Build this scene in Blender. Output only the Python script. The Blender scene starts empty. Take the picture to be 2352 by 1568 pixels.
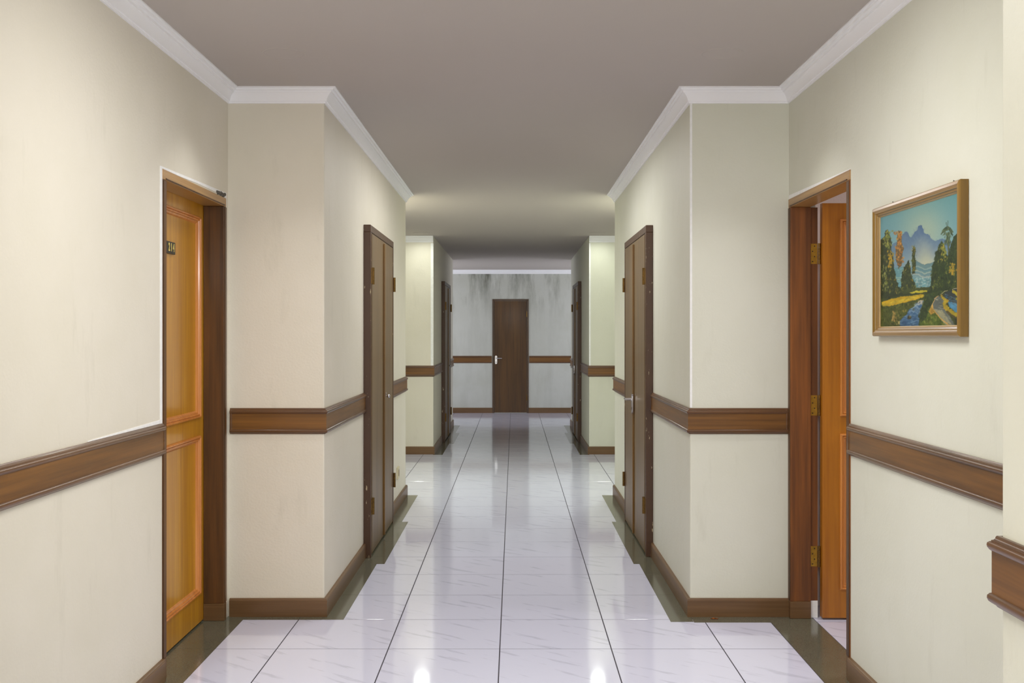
import bpy, bmesh, math, random
import numpy as np
from mathutils import Vector, Matrix

random.seed(7)
rng = np.random.default_rng(11)
scene = bpy.context.scene
COL = scene.collection
PI = math.pi

# ------------------------------------------------------------------ camera, world, lights, exposure
cam_d = bpy.data.cameras.new('camera')
cam = bpy.data.objects.new('camera', cam_d); COL.objects.link(cam)
cam_d.sensor_width = 36.0
cam_d.lens = 2500.0 / 2352.0 * 36.0
cam_d.shift_x = -5.0 / 2352.0
cam_d.shift_y = -17.0 / 2352.0
cam_d.clip_start = 0.02
cam.location = (0.0, 0.0, 1.40)
cam.rotation_euler = (PI / 2, 0, 0)
scene.camera = cam

world = bpy.data.worlds.new('world'); scene.world = world
world.use_nodes = True
world.node_tree.nodes['Background'].inputs[0].default_value = (0.75, 0.80, 1.0, 1)
world.node_tree.nodes['Background'].inputs[1].default_value = 0.3

vs = scene.view_settings
vs.view_transform = 'Standard'; vs.look = 'None'; vs.gamma = 1.0
vs.use_curve_mapping = False
vs.exposure = 0.22

# plan of the corridor (metres; camera at the origin, looking along +Y)
XL, XLA, XR, XRA = -0.942, -1.420, 0.873, 1.363      # narrow corridor / alcove wall planes
E0L = 1.86
B0, E0, J1, E1, J2, E2, BK = -1.9, 1.95, 5.40, 9.45, 12.68, 16.70, 19.34
A0 = -5.1
WT = 0.13                                            # wall thickness at the doors
CROSS = 2.9
def ceil_z(y):
    if y <= E1: return 2.615
    if y >= J2: return 2.54
    return 2.615 + (2.54 - 2.615) * (y - E1) / (J2 - E1)

def lamp(name, loc, size, watts, color, rot=(0, 0, 0), shape='DISK', size_y=None, spread=180):
    d = bpy.data.lights.new(name, 'AREA'); d.shape = shape; d.size = size
    if size_y: d.size_y = size_y
    d.energy = watts; d.color = color; d.spread = math.radians(spread)
    o = bpy.data.objects.new(name, d); COL.objects.link(o)
    o.location = loc; o.rotation_euler = rot
    return o

WARM = (1.0, 0.99, 0.985)
COOL = (0.90, 0.95, 1.0)
GREENISH = (0.95, 1.0, 0.90)
DOWNLIGHTS = [  # x, y, watts, colour, beam spread; the first four have ceiling fittings, the last two are unseen
    (-1.00, 4.72, 2.0, WARM, 100), (0.90, 4.72, 2.0, WARM, 100),
    (-1.05, 12.36, 2.2, GREENISH, 165), (0.95, 12.36, 2.2, GREENISH, 165),
    (-1.12, 9.95, 22.0, GREENISH, 180), (1.05, 9.95, 22.0, GREENISH, 180),
]
for (x, y, w, c, sp) in DOWNLIGHTS:
    lamp('downlight_bulb', (x, y, ceil_z(y) - 0.020), 0.15, w, c, spread=sp)
# unseen fill lights, added overhead and behind the viewer to brighten the corridor
lamp('overhead_fill', (-0.03, 3.30, 2.58), 1.0, 31, WARM, shape='RECTANGLE', size_y=0.6)
gl = bpy.data.lights.new('rear_fill', 'POINT'); gl.energy = 100; gl.shadow_soft_size = 0.16; gl.color = WARM   # unseen point fill added behind the viewer to lift cornices and upper walls
glo = bpy.data.objects.new('rear_fill', gl); COL.objects.link(glo); glo.location = (-0.03, -0.60, 2.05)
lamp('overhead_fill', (-0.03, -3.50, 2.58), 1.2, 40, WARM, shape='RECTANGLE', size_y=0.6)
lamp('corridor_fill', (-0.03, 7.30, 2.595), 0.5, 22, WARM, shape='RECTANGLE', size_y=1.6)  # unseen fill added to brighten the first narrow corridor, no fitting
# daylight from the windows at the two ends of the cross passage
lamp('passage_daylight', (-CROSS + 0.12, 18.0, 1.5), 1.4, 28, (0.90, 0.92, 1.0), (0, -PI / 2, 0), 'RECTANGLE', 1.6)
lamp('passage_daylight', (CROSS - 0.12, 18.0, 1.5), 1.4, 28, (0.90, 0.92, 1.0), (0, PI / 2, 0), 'RECTANGLE', 1.6)
# ceiling lamp of the room behind the open door
lamp('room_bulb', (3.0, 5.0, 2.45), 0.4, 18, (1.0, 0.94, 0.93))

# ------------------------------------------------------------------ materials
def srgb(r, g, b):
    f = lambda c: (c / 255 / 12.92) if c <= 10.3 else (((c / 255) + 0.055) / 1.055) ** 2.4
    return (f(r), f(g), f(b), 1.0)

def new_mat(name):
    m = bpy.data.materials.new(name); m.use_nodes = True
    nt = m.node_tree; nt.nodes.clear()
    out = nt.nodes.new('ShaderNodeOutputMaterial'); b = nt.nodes.new('ShaderNodeBsdfPrincipled')
    nt.links.new(b.outputs[0], out.inputs[0])
    return m, nt, b
def node(nt, t, **kw):
    n = nt.nodes.new('ShaderNode' + t)
    for k, v in kw.items(): setattr(n, k, v)
    return n
def coords(nt, kind, scale, rot=(0, 0, 0)):
    mp = node(nt, 'Mapping'); mp.inputs['Scale'].default_value = scale; mp.inputs['Rotation'].default_value = rot
    if kind == 'world':
        g = node(nt, 'NewGeometry'); nt.links.new(g.outputs['Position'], mp.inputs[0])
    else:
        g = node(nt, 'TexCoord'); nt.links.new(g.outputs['Object'], mp.inputs[0])
    return mp.outputs[0]
def noise(nt, vec, scale, detail=3, rough=0.5):
    n = node(nt, 'TexNoise'); n.inputs['Scale'].default_value = scale
    n.inputs['Detail'].default_value = detail; n.inputs['Roughness'].default_value = rough
    nt.links.new(vec, n.inputs['Vector']); return n.outputs['Fac']
def ramp(nt, fac, stops):
    r = node(nt, 'ValToRGB'); e = r.color_ramp.elements
    while len(e) > 1: e.remove(e[-1])
    e[0].position, e[0].color = stops[0]
    for p, c in stops[1:]:
        x = e.new(p); x.color = c
    nt.links.new(fac, r.inputs[0]); return r.outputs[0]
def mix(nt, fac, a, b, blend='MIX'):
    m = node(nt, 'MixRGB', blend_type=blend)
    for i, v in ((0, fac), (1, a), (2, b)):
        if hasattr(v, 'links'): nt.links.new(v, m.inputs[i])
        else: m.inputs[i].default_value = v
    return m.outputs[0]
def bump(nt, b, h, strength, dist=0.01):
    n = node(nt, 'Bump'); n.inputs['Strength'].default_value = strength; n.inputs['Distance'].default_value = dist
    nt.links.new(h, n.inputs['Height']); nt.links.new(n.outputs[0], b.inputs['Normal'])
W1, K0 = (1, 1, 1, 1), (0, 0, 0, 1)

def plain(name, c, rough=0.5, metal=0.0, vary=0.06, scale=30):
    m, nt, b = new_mat(name)
    f = noise(nt, coords(nt, 'world', (1, 1, 1)), scale)
    d = tuple(x * (1 - vary) for x in c[:3]) + (1,); l = tuple(min(1, x * (1 + vary)) for x in c[:3]) + (1,)
    nt.links.new(ramp(nt, f, [(0.3, d), (0.7, l)]), b.inputs['Base Color'])
    b.inputs['Roughness'].default_value = rough; b.inputs['Metallic'].default_value = metal
    return m

def wall_paint(name, base, stain=None, top_stain=0.0):
    m, nt, b = new_mat(name)
    v = coords(nt, 'world', (1, 1, 1))
    f = noise(nt, v, 1.7, 4, 0.6)
    dark = tuple(x * k for x, k in zip(base[:3], (0.955, 0.955, 0.93))) + (1,)
    col = ramp(nt, f, [(0.30, dark), (0.62, base)])
    smear = noise(nt, coords(nt, 'world', (5, 5, 1.3)), 1.6, 6, 0.65)
    col = mix(nt, ramp(nt, smear, [(0.60, K0), (0.80, (0.22, 0.22, 0.22, 1))]), col, srgb(170, 166, 145))
    if stain:
        s1 = noise(nt, coords(nt, 'world', (5.5, 5.5, 1.1)), 1.0, 5, 0.62)
        s2 = noise(nt, coords(nt, 'world', (2, 2, 2)), 1.1, 5, 0.6)
        g = node(nt, 'NewGeometry'); sp = node(nt, 'SeparateXYZ'); nt.links.new(g.outputs['Position'], sp.inputs[0])
        mr = node(nt, 'MapRange'); nt.links.new(sp.outputs['Z'], mr.inputs[0])
        mr.inputs[1].default_value = 1.7; mr.inputs[2].default_value = 2.45
        h = ramp(nt, mr.outputs[0], [(0.0, (0.12, 0.12, 0.12, 1)), (1.0, W1)])
        k = mix(nt, 1.0, ramp(nt, s1, [(0.44, K0), (0.68, W1)]), h, 'MULTIPLY')
        col = mix(nt, k, col, stain)
        col = mix(nt, ramp(nt, s2, [(0.5, K0), (0.75, (0.5, 0.5, 0.5, 1))]), col, srgb(188, 190, 178))
    nt.links.new(col, b.inputs['Base Color'])
    b.inputs['Roughness'].default_value = 0.55
    b.inputs['Specular IOR Level'].default_value = 0.3
    lump = noise(nt, v, 7, 3, 0.5)
    fine = noise(nt, v, 90, 2, 0.5)
    hh = mix(nt, 0.25, lump, fine)
    bump(nt, b, hh, 0.25, 0.012)
    return m

def wood(name, c_dark, c_light, axis='v', rough=0.35, coat=0.0, contrast=(0.36, 0.64)):
    m, nt, b = new_mat(name)
    s = (38, 38, 1.6) if axis == 'v' else (1.7, 1.7, 60)
    f = noise(nt, coords(nt, 'world', s), 1.0, 6, 0.6)
    s2 = (7, 7, 0.7) if axis == 'v' else (0.8, 0.8, 12)
    f2 = noise(nt, coords(nt, 'world', s2), 1.0, 3, 0.5)
    ff = mix(nt, 0.45, f, f2)
    nt.links.new(ramp(nt, ff, [(contrast[0], c_dark), (contrast[1], c_light)]), b.inputs['Base Color'])
    b.inputs['Roughness'].default_value = rough
    b.inputs['Coat Weight'].default_value = coat; b.inputs['Coat Roughness'].default_value = 0.12
    bump(nt, b, f, 0.06, 0.004)
    return m

M = {}
M['wall'] = wall_paint('cream_wall_paint', srgb(226, 220, 205))
M['wall_right'] = wall_paint('pale_green_cream_wall_paint', srgb(221, 221, 206))
M['wall_far'] = wall_paint('stained_wall_paint', srgb(205, 207, 200), stain=srgb(118, 120, 108))
M['wall_room'] = wall_paint('pinkish_wall_paint', srgb(236, 224, 220))
M['ceiling'] = plain('grey_ceiling_paint', srgb(190, 182, 175), 0.8, vary=0.015, scale=0.8)
M['cornice'] = plain('white_plaster', srgb(250, 250, 252), 0.55, vary=0.02, scale=6)
M['white'] = plain('bare_white_plaster', srgb(244, 244, 242), 0.7, vary=0.04, scale=40)
M['gold_wood'] = wood('golden_varnished_wood', srgb(180, 120, 12), srgb(212, 154, 32), 'v', 0.28, 0.35)
M['jamb_wood'] = wood('dark_jamb_wood', srgb(60, 37, 10), srgb(108, 68, 24), 'v', 0.5, 0.05)
M['jamb_lit'] = wood('lit_jamb_wood', srgb(96, 54, 14), srgb(150, 88, 28), 'v', 0.5, 0.05)  # same jamb wood, the brighter light on this jamb put into its colour
M['gold_wood_shaded'] = wood('shaded_golden_wood', srgb(150, 88, 12), srgb(188, 120, 26), 'v', 0.35, 0.2)  # same golden wood as the numbered door, dimmer light put into its colour
M['moulding_wood'] = wood('pale_moulding_wood', srgb(186, 112, 44), srgb(218, 146, 74), 'v', 0.3, 0.3)
M['head_wood'] = wood('sheen_header_wood', srgb(138, 98, 48), srgb(184, 142, 84), 'h', 0.35, 0.2)  # paler than the jambs: reflected sheen put into the colour
M['rail_wood'] = wood('rail_wood', srgb(88, 55, 16), srgb(130, 86, 32), 'h', 0.4, 0.1)
M['rail_dark'] = wood('rail_moulding_wood', srgb(80, 52, 28), srgb(112, 76, 44), 'h', 0.32, 0.15)
M['closet_wood'] = wood('closet_wood', srgb(94, 72, 42), srgb(124, 98, 62), 'v', 0.42, 0.05)
M['closet_strip'] = wood('closet_strip_wood', srgb(100, 68, 20), srgb(126, 90, 32), 'v', 0.4, 0.05)
M['far_wood'] = wood('far_door_wood', srgb(66, 42, 16), srgb(98, 66, 28), 'v', 0.45, 0.05)
M['far_frame'] = wood('far_frame_wood', srgb(64, 44, 26), srgb(84, 58, 36), 'v', 0.35, 0.1)
M['base'] = wood('brown_skirting_paint', srgb(98, 70, 40), srgb(118, 87, 54), 'h', 0.4, 0.08)
M['brass'] = plain('brass', srgb(190, 150, 60), 0.35, 0.9, 0.15, 60)
M['old_brass'] = plain('tarnished_brass', srgb(120, 92, 48), 0.4, 0.85, 0.25, 80)
M['steel'] = plain('chrome', srgb(215, 215, 220), 0.2, 1.0)
M['dark'] = plain('dark_metal', srgb(50, 42, 32), 0.5, 0.5)
M['plate_black'] = plain('black_number_plate', srgb(38, 34, 26), 0.4)
M['digit'] = plain('pale_gold_digit', srgb(238, 216, 120), 0.35, 0.2)
M['plastic'] = plain('cream_plastic', srgb(214, 204, 168), 0.4)
M['socket'] = plain('socket_face', srgb(150, 130, 92), 0.4)
M['rubble'] = plain('grey_rubble', srgb(92, 88, 80), 0.9, vary=0.4, scale=120)
M['scrap'] = plain('orange_scrap', srgb(205, 120, 40), 0.7)
M['frame_gold'] = wood('gilt_frame_wood', srgb(116, 86, 26), srgb(148, 112, 42), 'v', 0.35, 0.2)
M['frame_h'] = wood('gilt_frame_wood_level', srgb(118, 88, 44), srgb(152, 116, 64), 'h', 0.3, 0.25)
M['frame_lip'] = plain('pale_frame_lip', srgb(186, 156, 110), 0.3, 0.2)

def chipped_paint(name, c, chip):
    m, nt, b = new_mat(name)
    f = noise(nt, coords(nt, 'world', (60, 60, 14)), 1.0, 4, 0.6)
    g = noise(nt, coords(nt, 'world', (6, 6, 3)), 1.0, 2, 0.5)
    base = ramp(nt, g, [(0.3, tuple(x * 0.8 for x in c[:3]) + (1,)), (0.7, c)])
    k = ramp(nt, f, [(0.665, K0), (0.69, W1)])
    nt.links.new(mix(nt, k, base, chip), b.inputs['Base Color'])
    b.inputs['Roughness'].default_value = 0.4
    return m
M['closet_frame'] = chipped_paint('chipped_dark_frame', srgb(84, 56, 36), srgb(190, 172, 140))

def tile_mat():
    m, nt, b = new_mat('glazed_white_tile')
    oi = node(nt, 'ObjectInfo')
    tc = node(nt, 'TexCoord')
    off = node(nt, 'VectorMath', operation='SCALE'); off.inputs[0].default_value = (3.1, 1.7, 0)
    nt.links.new(oi.outputs['Random'], off.inputs['Scale'])
    add = node(nt, 'VectorMath', operation='ADD')
    nt.links.new(tc.outputs['Object'], add.inputs[0]); nt.links.new(off.outputs[0], add.inputs[1])
    mr = node(nt, 'Mapping'); mr.inputs['Rotation'].default_value = (0, 0, math.radians(40))
    nt.links.new(add.outputs[0], mr.inputs[0])
    mp = node(nt, 'Mapping'); mp.inputs['Scale'].default_value = (3.0, 20, 1)
    nt.links.new(mr.outputs[0], mp.inputs[0])
    f = noise(nt, mp.outputs[0], 1.0, 4, 0.55)
    vein = ramp(nt, f, [(0.59, K0), (0.66, (0.24, 0.24, 0.24, 1)), (0.74, (0.08, 0.08, 0.08, 1))])
    col = mix(nt, vein, srgb(216, 218, 237), srgb(110, 112, 140))
    nt.links.new(col, b.inputs['Base Color'])
    b.inputs['Roughness'].default_value = 0.075
    b.inputs['IOR'].default_value = 1.52
    w = noise(nt, coords(nt, 'world', (1, 1, 1)), 9, 2, 0.4)
    bump(nt, b, w, 0.018, 0.01)
    return m
M['tile'] = tile_mat()

def granite():
    m, nt, b = new_mat('dark_green_border_tile')
    f = noise(nt, coords(nt, 'world', (1, 1, 1)), 320, 2, 0.7)
    g = noise(nt, coords(nt, 'world', (1, 1, 1)), 3, 3, 0.5)
    c = ramp(nt, f, [(0.3, srgb(80, 80, 66)), (0.7, srgb(114, 112, 97))])
    c = mix(nt, ramp(nt, g, [(0.4, K0), (0.7, (0.5, 0.5, 0.5, 1))]), c, srgb(92, 94, 74))
    nt.links.new(c, b.inputs['Base Color'])
    b.inputs['Roughness'].default_value = 0.14
    return m
M['granite'] = granite()
M['grout'] = plain('dark_grout', srgb(70, 68, 78), 0.9, vary=0.2, scale=60)

# ------------------------------------------------------------------ mesh helpers
def finish(bm, smooth=None):
    bmesh.ops.recalc_face_normals(bm, faces=bm.faces[:])
    if smooth is not None:
        for f in bm.faces: f.smooth = True
    me = bpy.data.meshes.new('mesh'); bm.to_mesh(me); bm.free()
    if smooth is not None:
        try: me.set_sharp_from_angle(angle=math.radians(smooth))
        except Exception: pass
    return me
def obj(name, me, mat, parent=None):
    me.name = name
    if mat is not None and not me.materials: me.materials.append(M[mat])
    o = bpy.data.objects.new(name, me); COL.objects.link(o)
    if parent is not None: o.parent = parent
    return o
def empty(name, loc=(0, 0, 0), rz=0.0):
    o = bpy.data.objects.new(name, None); COL.objects.link(o)
    o.empty_display_size = 0.1; o.location = loc; o.rotation_euler = (0, 0, rz); return o
def tag(o, label, cat, kind=None, group=None):
    o['label'] = label; o['category'] = cat
    if kind: o['kind'] = kind
    if group: o['group'] = group
    return o
def bx(bm, x0, x1, y0, y1, z0, z1, bev=0.0):
    vs_ = [bm.verts.new((x, y, z)) for z in (z0, z1) for y in (y0, y1) for x in (x0, x1)]
    q = [(0, 2, 3, 1), (4, 5, 7, 6), (0, 1, 5, 4), (2, 6, 7, 3), (0, 4, 6, 2), (1, 3, 7, 5)]
    fs = [bm.faces.new([vs_[i] for i in f]) for f in q]
    if bev > 0:
        es = list({e for f in fs for e in f.edges})
        bmesh.ops.bevel(bm, geom=es, offset=bev, segments=2, affect='EDGES', profile=0.5)
def box(x0, x1, y0, y1, z0, z1, bev=0.0):
    bm = bmesh.new(); bx(bm, min(x0, x1), max(x0, x1), min(y0, y1), max(y0, y1), min(z0, z1), max(z0, z1), bev); return finish(bm)
def cyl(bm, p0, p1, r, n=14, r1=None):
    p0, p1 = Vector(p0), Vector(p1); d = (p1 - p0)
    L = d.length; rot = d.to_track_quat('Z', 'Y').to_matrix().to_4x4()
    mt = Matrix.Translation((p0 + p1) / 2) @ rot
    bmesh.ops.create_cone(bm, cap_ends=True, cap_tris=False, segments=n, radius1=r, radius2=r if r1 is None else r1, depth=L, matrix=mt)
def prism(poly, z0, z1):
    bm = bmesh.new()
    a = [bm.verts.new((x, y, z0)) for x, y in poly]; b = [bm.verts.new((x, y, z1)) for x, y in poly]
    n = len(poly)
    bm.faces.new(a[::-1]); bm.faces.new(b)
    for i in range(n): bm.faces.new((a[i], a[(i + 1) % n], b[(i + 1) % n], b[i]))
    return bm
def rounded(poly, r=0.008, which=None):
    """round the listed corners of a plan polygon"""
    out = []; n = len(poly)
    for i, p in enumerate(poly):
        if which is None or i in which:
            p = Vector(p); a = (Vector(poly[i - 1]) - p).normalized(); b = (Vector(poly[(i + 1) % n]) - p).normalized()
            c = p + a * r + b * r
            for k in range(5):
                t = k / 4 * PI / 2
                out.append(tuple(c - b * r * math.cos(t) - a * r * math.sin(t)))
        else: out.append(tuple(p))
    return out
def sweep(path, profile, side, closed=False, smooth=40):
    """profile [(out, z)] swept along plan path [(x, y, z)], out = towards the room; side +1: room to the right of travel"""
    bm = bmesh.new(); n = len(path); rings = []
    def nrm(i):
        a, b = Vector(path[i % n][:2]), Vector(path[(i + 1) % n][:2]); t = (b - a).normalized()
        return Vector((t.y, -t.x)) * side
    for i in range(n):
        if closed: n1, n2 = nrm(i - 1), nrm(i)
        else:
            n1 = nrm(i - 1) if i > 0 else nrm(i); n2 = nrm(i) if i < n - 1 else nrm(i - 1)
        m = (n1 + n2) / (1 + n1.dot(n2))
        rings.append([bm.verts.new((path[i][0] + m.x * d, path[i][1] + m.y * d, path[i][2] + z)) for d, z in profile])
    k = len(profile)
    for i in range(n if closed else n - 1):
        A, B = rings[i], rings[(i + 1) % n]
        for j in range(k): bm.faces.new((A[j], A[(j + 1) % k], B[(j + 1) % k], B[j]))
    if not closed:
        bm.faces.new(rings[0]); bm.faces.new(rings[-1][::-1])
    return finish(bm, smooth)
def rect_sweep(x0, x1, z0, z1, profile, y, smooth=35):
    """a moulding frame in the xz plane; profile [(in, out)] : in = towards the rectangle's centre, out = towards -y"""
    bm = bmesh.new(); rings = []
    for (x, z, sx, sz) in ((x0, z0, 1, 1), (x1, z0, -1, 1), (x1, z1, -1, -1), (x0, z1, 1, -1)):
        rings.append([bm.verts.new((x + sx * a, y - b, z + sz * a)) for a, b in profile])
    k = len(profile)
    for i in range(4):
        A, B = rings[i], rings[(i + 1) % 4]
        for j in range(k): bm.faces.new((A[j], A[(j + 1) % k], B[(j + 1) % k], B[j]))
    return finish(bm, smooth)

# ------------------------------------------------------------------ walls
D1A, D1B, D1H = 4.388, 5.354, 2.067           # door with the number, left alcove
D2A, D2B, D2H = 4.408, 5.396, 2.067           # open door, right alcove
OL, OR = XLA - WT, XRA + WT
ZT = 2.80

def build_wall(name, polys, lintel, mat, label):
    bm = bmesh.new()
    for poly, which in polys:
        t = prism(rounded(poly, 0.007, which), -0.02, ZT)
        me = bpy.data.meshes.new('t'); t.to_mesh(me); t.free(); bm.from_mesh(me); bpy.data.meshes.remove(me)
    if lintel: bx(bm, *lintel)
    o = obj(name, finish(bm), mat); tag(o, label, 'wall', 'structure'); return o

wl = build_wall('wall_left', [
    ([(XL, A0 + 3.2), (XL, E0L), (XLA, E0L), (XLA, D1A), (OL, D1A), (OL, A0), (XLA, A0), (XLA, B0), (XL, B0)][1:], {0, 7}),
    ([(XLA, D1B), (XLA, J1), (XL, J1), (XL, E1), (XLA, E1), (XLA, J2), (XL, J2), (XL, E2), (-CROSS, E2), (-CROSS, E2 - 0.2), (OL, E2 - 0.2), (OL, D1B)], {2, 3, 6, 7}),
], (OL, XLA, D1A, D1B, D1H, ZT), 'wall', 'cream plaster wall stepping in and out along the side with the numbered door')
wr = build_wall('wall_right', [
    ([(XR, E0), (XRA, E0), (XRA, D2A), (OR, D2A), (OR, A0), (XRA, A0), (XRA, B0), (XR, B0)], {0, 7}),
    ([(XRA, D2B), (XRA, J1), (XR, J1), (XR, E1), (XRA, E1), (XRA, J2), (XR, J2), (XR, E2), (CROSS, E2), (CROSS, E2 - 0.2), (OR, E2 - 0.2), (OR, D2B)], {2, 3, 6, 7}),
], (XRA, OR, D2A, D2B, D2H, ZT), 'wall_right', 'cream plaster wall stepping in and out along the side with the landscape painting')
wb = obj('wall_back', box(-CROSS, CROSS, BK, BK + 0.15, -0.02, ZT), 'wall_far')
tag(wb, 'damp-stained grey plaster end wall around the farthest brown door', 'wall', 'structure')
wf = obj('wall_front', box(OL, OR, A0 - 0.15, A0, -0.02, ZT), 'wall')
tag(wf, 'cream plaster wall closing the corridor behind the viewer', 'wall', 'structure')
for sx, nm in ((-1, 'wall_passage_left'), (1, 'wall_passage_right')):
    o = obj(nm, box(sx * CROSS, sx * (CROSS + 0.15), E2 - 0.2, BK + 0.15, -0.02, ZT), 'wall_far')
    tag(o, 'grey plaster end of the cross passage, ' + ('nearer the numbered door side' if sx < 0 else 'nearer the painting side'), 'wall', 'structure')

# white corner strips left on two wall corners
for (x0, x1, y0, z0, z1, par) in ((XR - 0.001, XR + 0.010, J1, 1.035, 2.545, wr),
                                  (XL - 0.030, XL + 0.001, J2, 1.02, 2.46, wl), (XR - 0.001, XR + 0.018, J2, 1.02, 2.46, wr)):
    obj('corner_strip', box(x0, x1, y0 - 0.0016, y0 + 0.004, z0, z1), 'white', par)

# ceiling: flat, dropping slightly over the second alcove
bm = bmesh.new()
ys = [A0 - 0.15, E1, J2, BK + 0.15]; X0, X1 = -CROSS - 0.15, CROSS + 0.15
lo = [[bm.verts.new((x, y, ceil_z(y))) for x in (X0, X1)] for y in ys]
hi = [[bm.verts.new((x, y, ZT + 0.05)) for x in (X0, X1)] for y in ys]
for i in range(3):
    bm.faces.new((lo[i][0], lo[i][1], lo[i + 1][1], lo[i + 1][0])); bm.faces.new((hi[i][0], hi[i + 1][0], hi[i + 1][1], hi[i][1]))
    bm.faces.new((lo[i][0], lo[i + 1][0], hi[i + 1][0], hi[i][0])); bm.faces.new((lo[i][1], hi[i][1], hi[i + 1][1], lo[i + 1][1]))
bm.faces.new((lo[0][0], hi[0][0], hi[0][1], lo[0][1])); bm.faces.new((lo[3][0], lo[3][1], hi[3][1], hi[3][0]))
tag(obj('ceiling', finish(bm), 'ceiling'), 'smooth plain grey ceiling over the whole corridor', 'ceiling', 'structure')

# ------------------------------------------------------------------ floor: slab, glazed tiles, dark border
floor = obj('floor', box(-CROSS - 0.15, CROSS + 0.15, A0 - 0.15, BK + 0.15, -0.12, -0.0007), 'grout')
tag(floor, 'glossy white veined tile floor with dark green borders', 'floor', 'structure')
cxs = [-0.064 + 0.4965 * k for k in range(-7, 8)]
rys = [4.843 + 0.5 * k for k in range(-10, 31)]
GX, GY = 0.0052, 0.0058
tile_cache = {}
def tile_mesh(w, d):
    key = (round(w, 4), round(d, 4))
    if key not in tile_cache:
        bm = bmesh.new(); c = 0.0004
        rings = []
        for (i, z) in ((0, -0.010), (0, -c), (c, 0.0)):
            rings.append([bm.verts.new((sx * (w / 2 - i), sy * (d / 2 - i), z)) for sx, sy in ((-1, -1), (1, -1), (1, 1), (-1, 1))])
        for a, b in ((0, 1), (1, 2)):
            for j in range(4): bm.faces.new((rings[a][j], rings[a][(j + 1) % 4], rings[b][(j + 1) % 4], rings[b][j]))
        bm.faces.new(rings[2]); bm.faces.new(rings[0][::-1])
        me = finish(bm); me.materials.append(M['tile']); tile_cache[key] = me
    return tile_cache[key]
def lay_tile(x0, x1, y0, y1, parent):
    x0 += GX / 2; x1 -= GX / 2; y0 += GY / 2; y1 -= GY / 2
    if x1 - x0 < 0.03 or y1 - y0 < 0.03: return
    me = tile_mesh(x1 - x0, y1 - y0)
    o = bpy.data.objects.new('floor_tile', me); COL.objects.link(o); o.parent = parent
    o.location = ((x0 + x1) / 2, (y0 + y1) / 2, 0)
def xrange(y0, y1):
    if y1 > E2 + 0.05: return (-CROSS, CROSS)
    if (y1 > E0 + 0.07 and y0 < J1 - 0.07) or (y1 > E1 and y0 < J2 - 0.07): return (XLA + 0.088, XRA - 0.115)
    return (XL + 0.02, XR - 0.02)
for j in range(len(rys) - 1):
    y0, y1 = rys[j], min(rys[j + 1], BK)
    if y0 >= BK - 0.02: continue
    xa, xb = xrange(y0, y1)
    for i in range(len(cxs) - 1):
        x0, x1 = max(cxs[i], xa), min(cxs[i + 1], xb)
        if x1 - x0 > 0.05: lay_tile(x0, x1, y0, y1, floor)
bm = bmesh.new()      # floor behind the viewer
for j in range(10):
    for i in range(5, 9): bx(bm, cxs[i] + 0.003, cxs[i + 1] - 0.003, rys[0] - 0.5 * (j + 1) + 0.002, rys[0] - 0.5 * j - 0.002, -0.01, 0)
o = obj('tiled_area', finish(bm), 'tile', floor); o['kind'] = 'stuff'

def border(rects, parent):
    for (x0, x1, y0, y1) in rects:
        along_y = (y1 - y0) > (x1 - x0)
        cuts = [y0] + [c for c in rys if y0 + 0.06 < c < y1 - 0.06] + [y1] if along_y else [x0] + [c for c in cxs if x0 + 0.06 < c < x1 - 0.06] + [x1]
        for a, b in zip(cuts[:-1], cuts[1:]):
            g = 0.0010
            me = box(x0, x1, a + g, b - g, -0.004, 0.0008) if along_y else box(a + g, b - g, y0, y1, -0.004, 0.0008)
            obj('border_tile', me, 'granite', parent)
F1 = 5.335
border([
    (XL, -0.837, F1 + 0.001, 6.63), (XL, -0.790, 6.63, 8.12), (XL, -0.837, 8.12, 9.46),
    (XLA, XL, F1, J1), (XLA, -1.330, E0 + 0.08, F1), (XLA - WT + 0.02, XLA, D1A + 0.02, D1B - 0.02),
    (0.762, XR, F1 - 0.04, 6.63), (0.728, XR, 6.63, 8.12), (0.762, XR, 8.12, 9.46),
    (XR, XRA, F1 - 0.05, J1), (1.248, XRA, E0 + 0.08, F1 - 0.05), (XRA, 1.470, D2A + 0.02, D2B - 0.02),
    (XL, -0.832, 12.63, 13.92), (XL, -0.775, 13.92, 15.42), (XL, -0.832, 15.42, E2 - 0.02),
    (0.762, XR, 12.63, 13.92), (0.715, XR, 13.92, 15.42), (0.762, XR, 15.42, E2 - 0.02),
], floor)

# ------------------------------------------------------------------ cornices (trim), dado rails (trim), skirtings (baseboard)
CP = [(0, -0.072), (0.007, -0.072), (0.009, -0.064), (0.013, -0.062), (0.016, -0.050), (0.024, -0.036), (0.036, -0.024),
      (0.040, -0.024), (0.042, -0.016), (0.052, -0.014), (0.054, -0.006), (0.065, -0.005), (0.065, 0.0), (0, 0.0)]
def path3(pts, f): return [(x, y, f(y)) for x, y in pts]
n_trim = [0]
def next_trim():
    n_trim[0] += 1; return 'trim_%d' % n_trim[0]
def cornice(pts, side, label, prof=CP, f=ceil_z):
    return tag(obj(next_trim(), sweep(path3(pts, f), prof, side), 'cornice'), label, 'cornice', 'structure')
cornice([(XL, B0), (XL, E0L), (XLA, E0L), (XLA, J1), (XL, J1), (XL, E1), (XLA, E1)], 1,
        'white stepped plaster cornice above the numbered door and the knob closet near it')
cornice([(XR, B0), (XR, E0), (XRA, E0), (XRA, J1), (XR, J1), (XR, E1), (XRA, E1)], -1,
        'white stepped plaster cornice above the open door and the landscape painting')
cornice([(XLA, E1 + 0.066), (XLA, J2), (XL, J2)], 1, 'short white cornice in the far alcove beyond the knob closet')
cornice([(XRA, E1 + 0.066), (XRA, J2), (XR, J2)], -1, 'short white cornice in the far alcove beyond the lever-handled closet')
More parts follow.
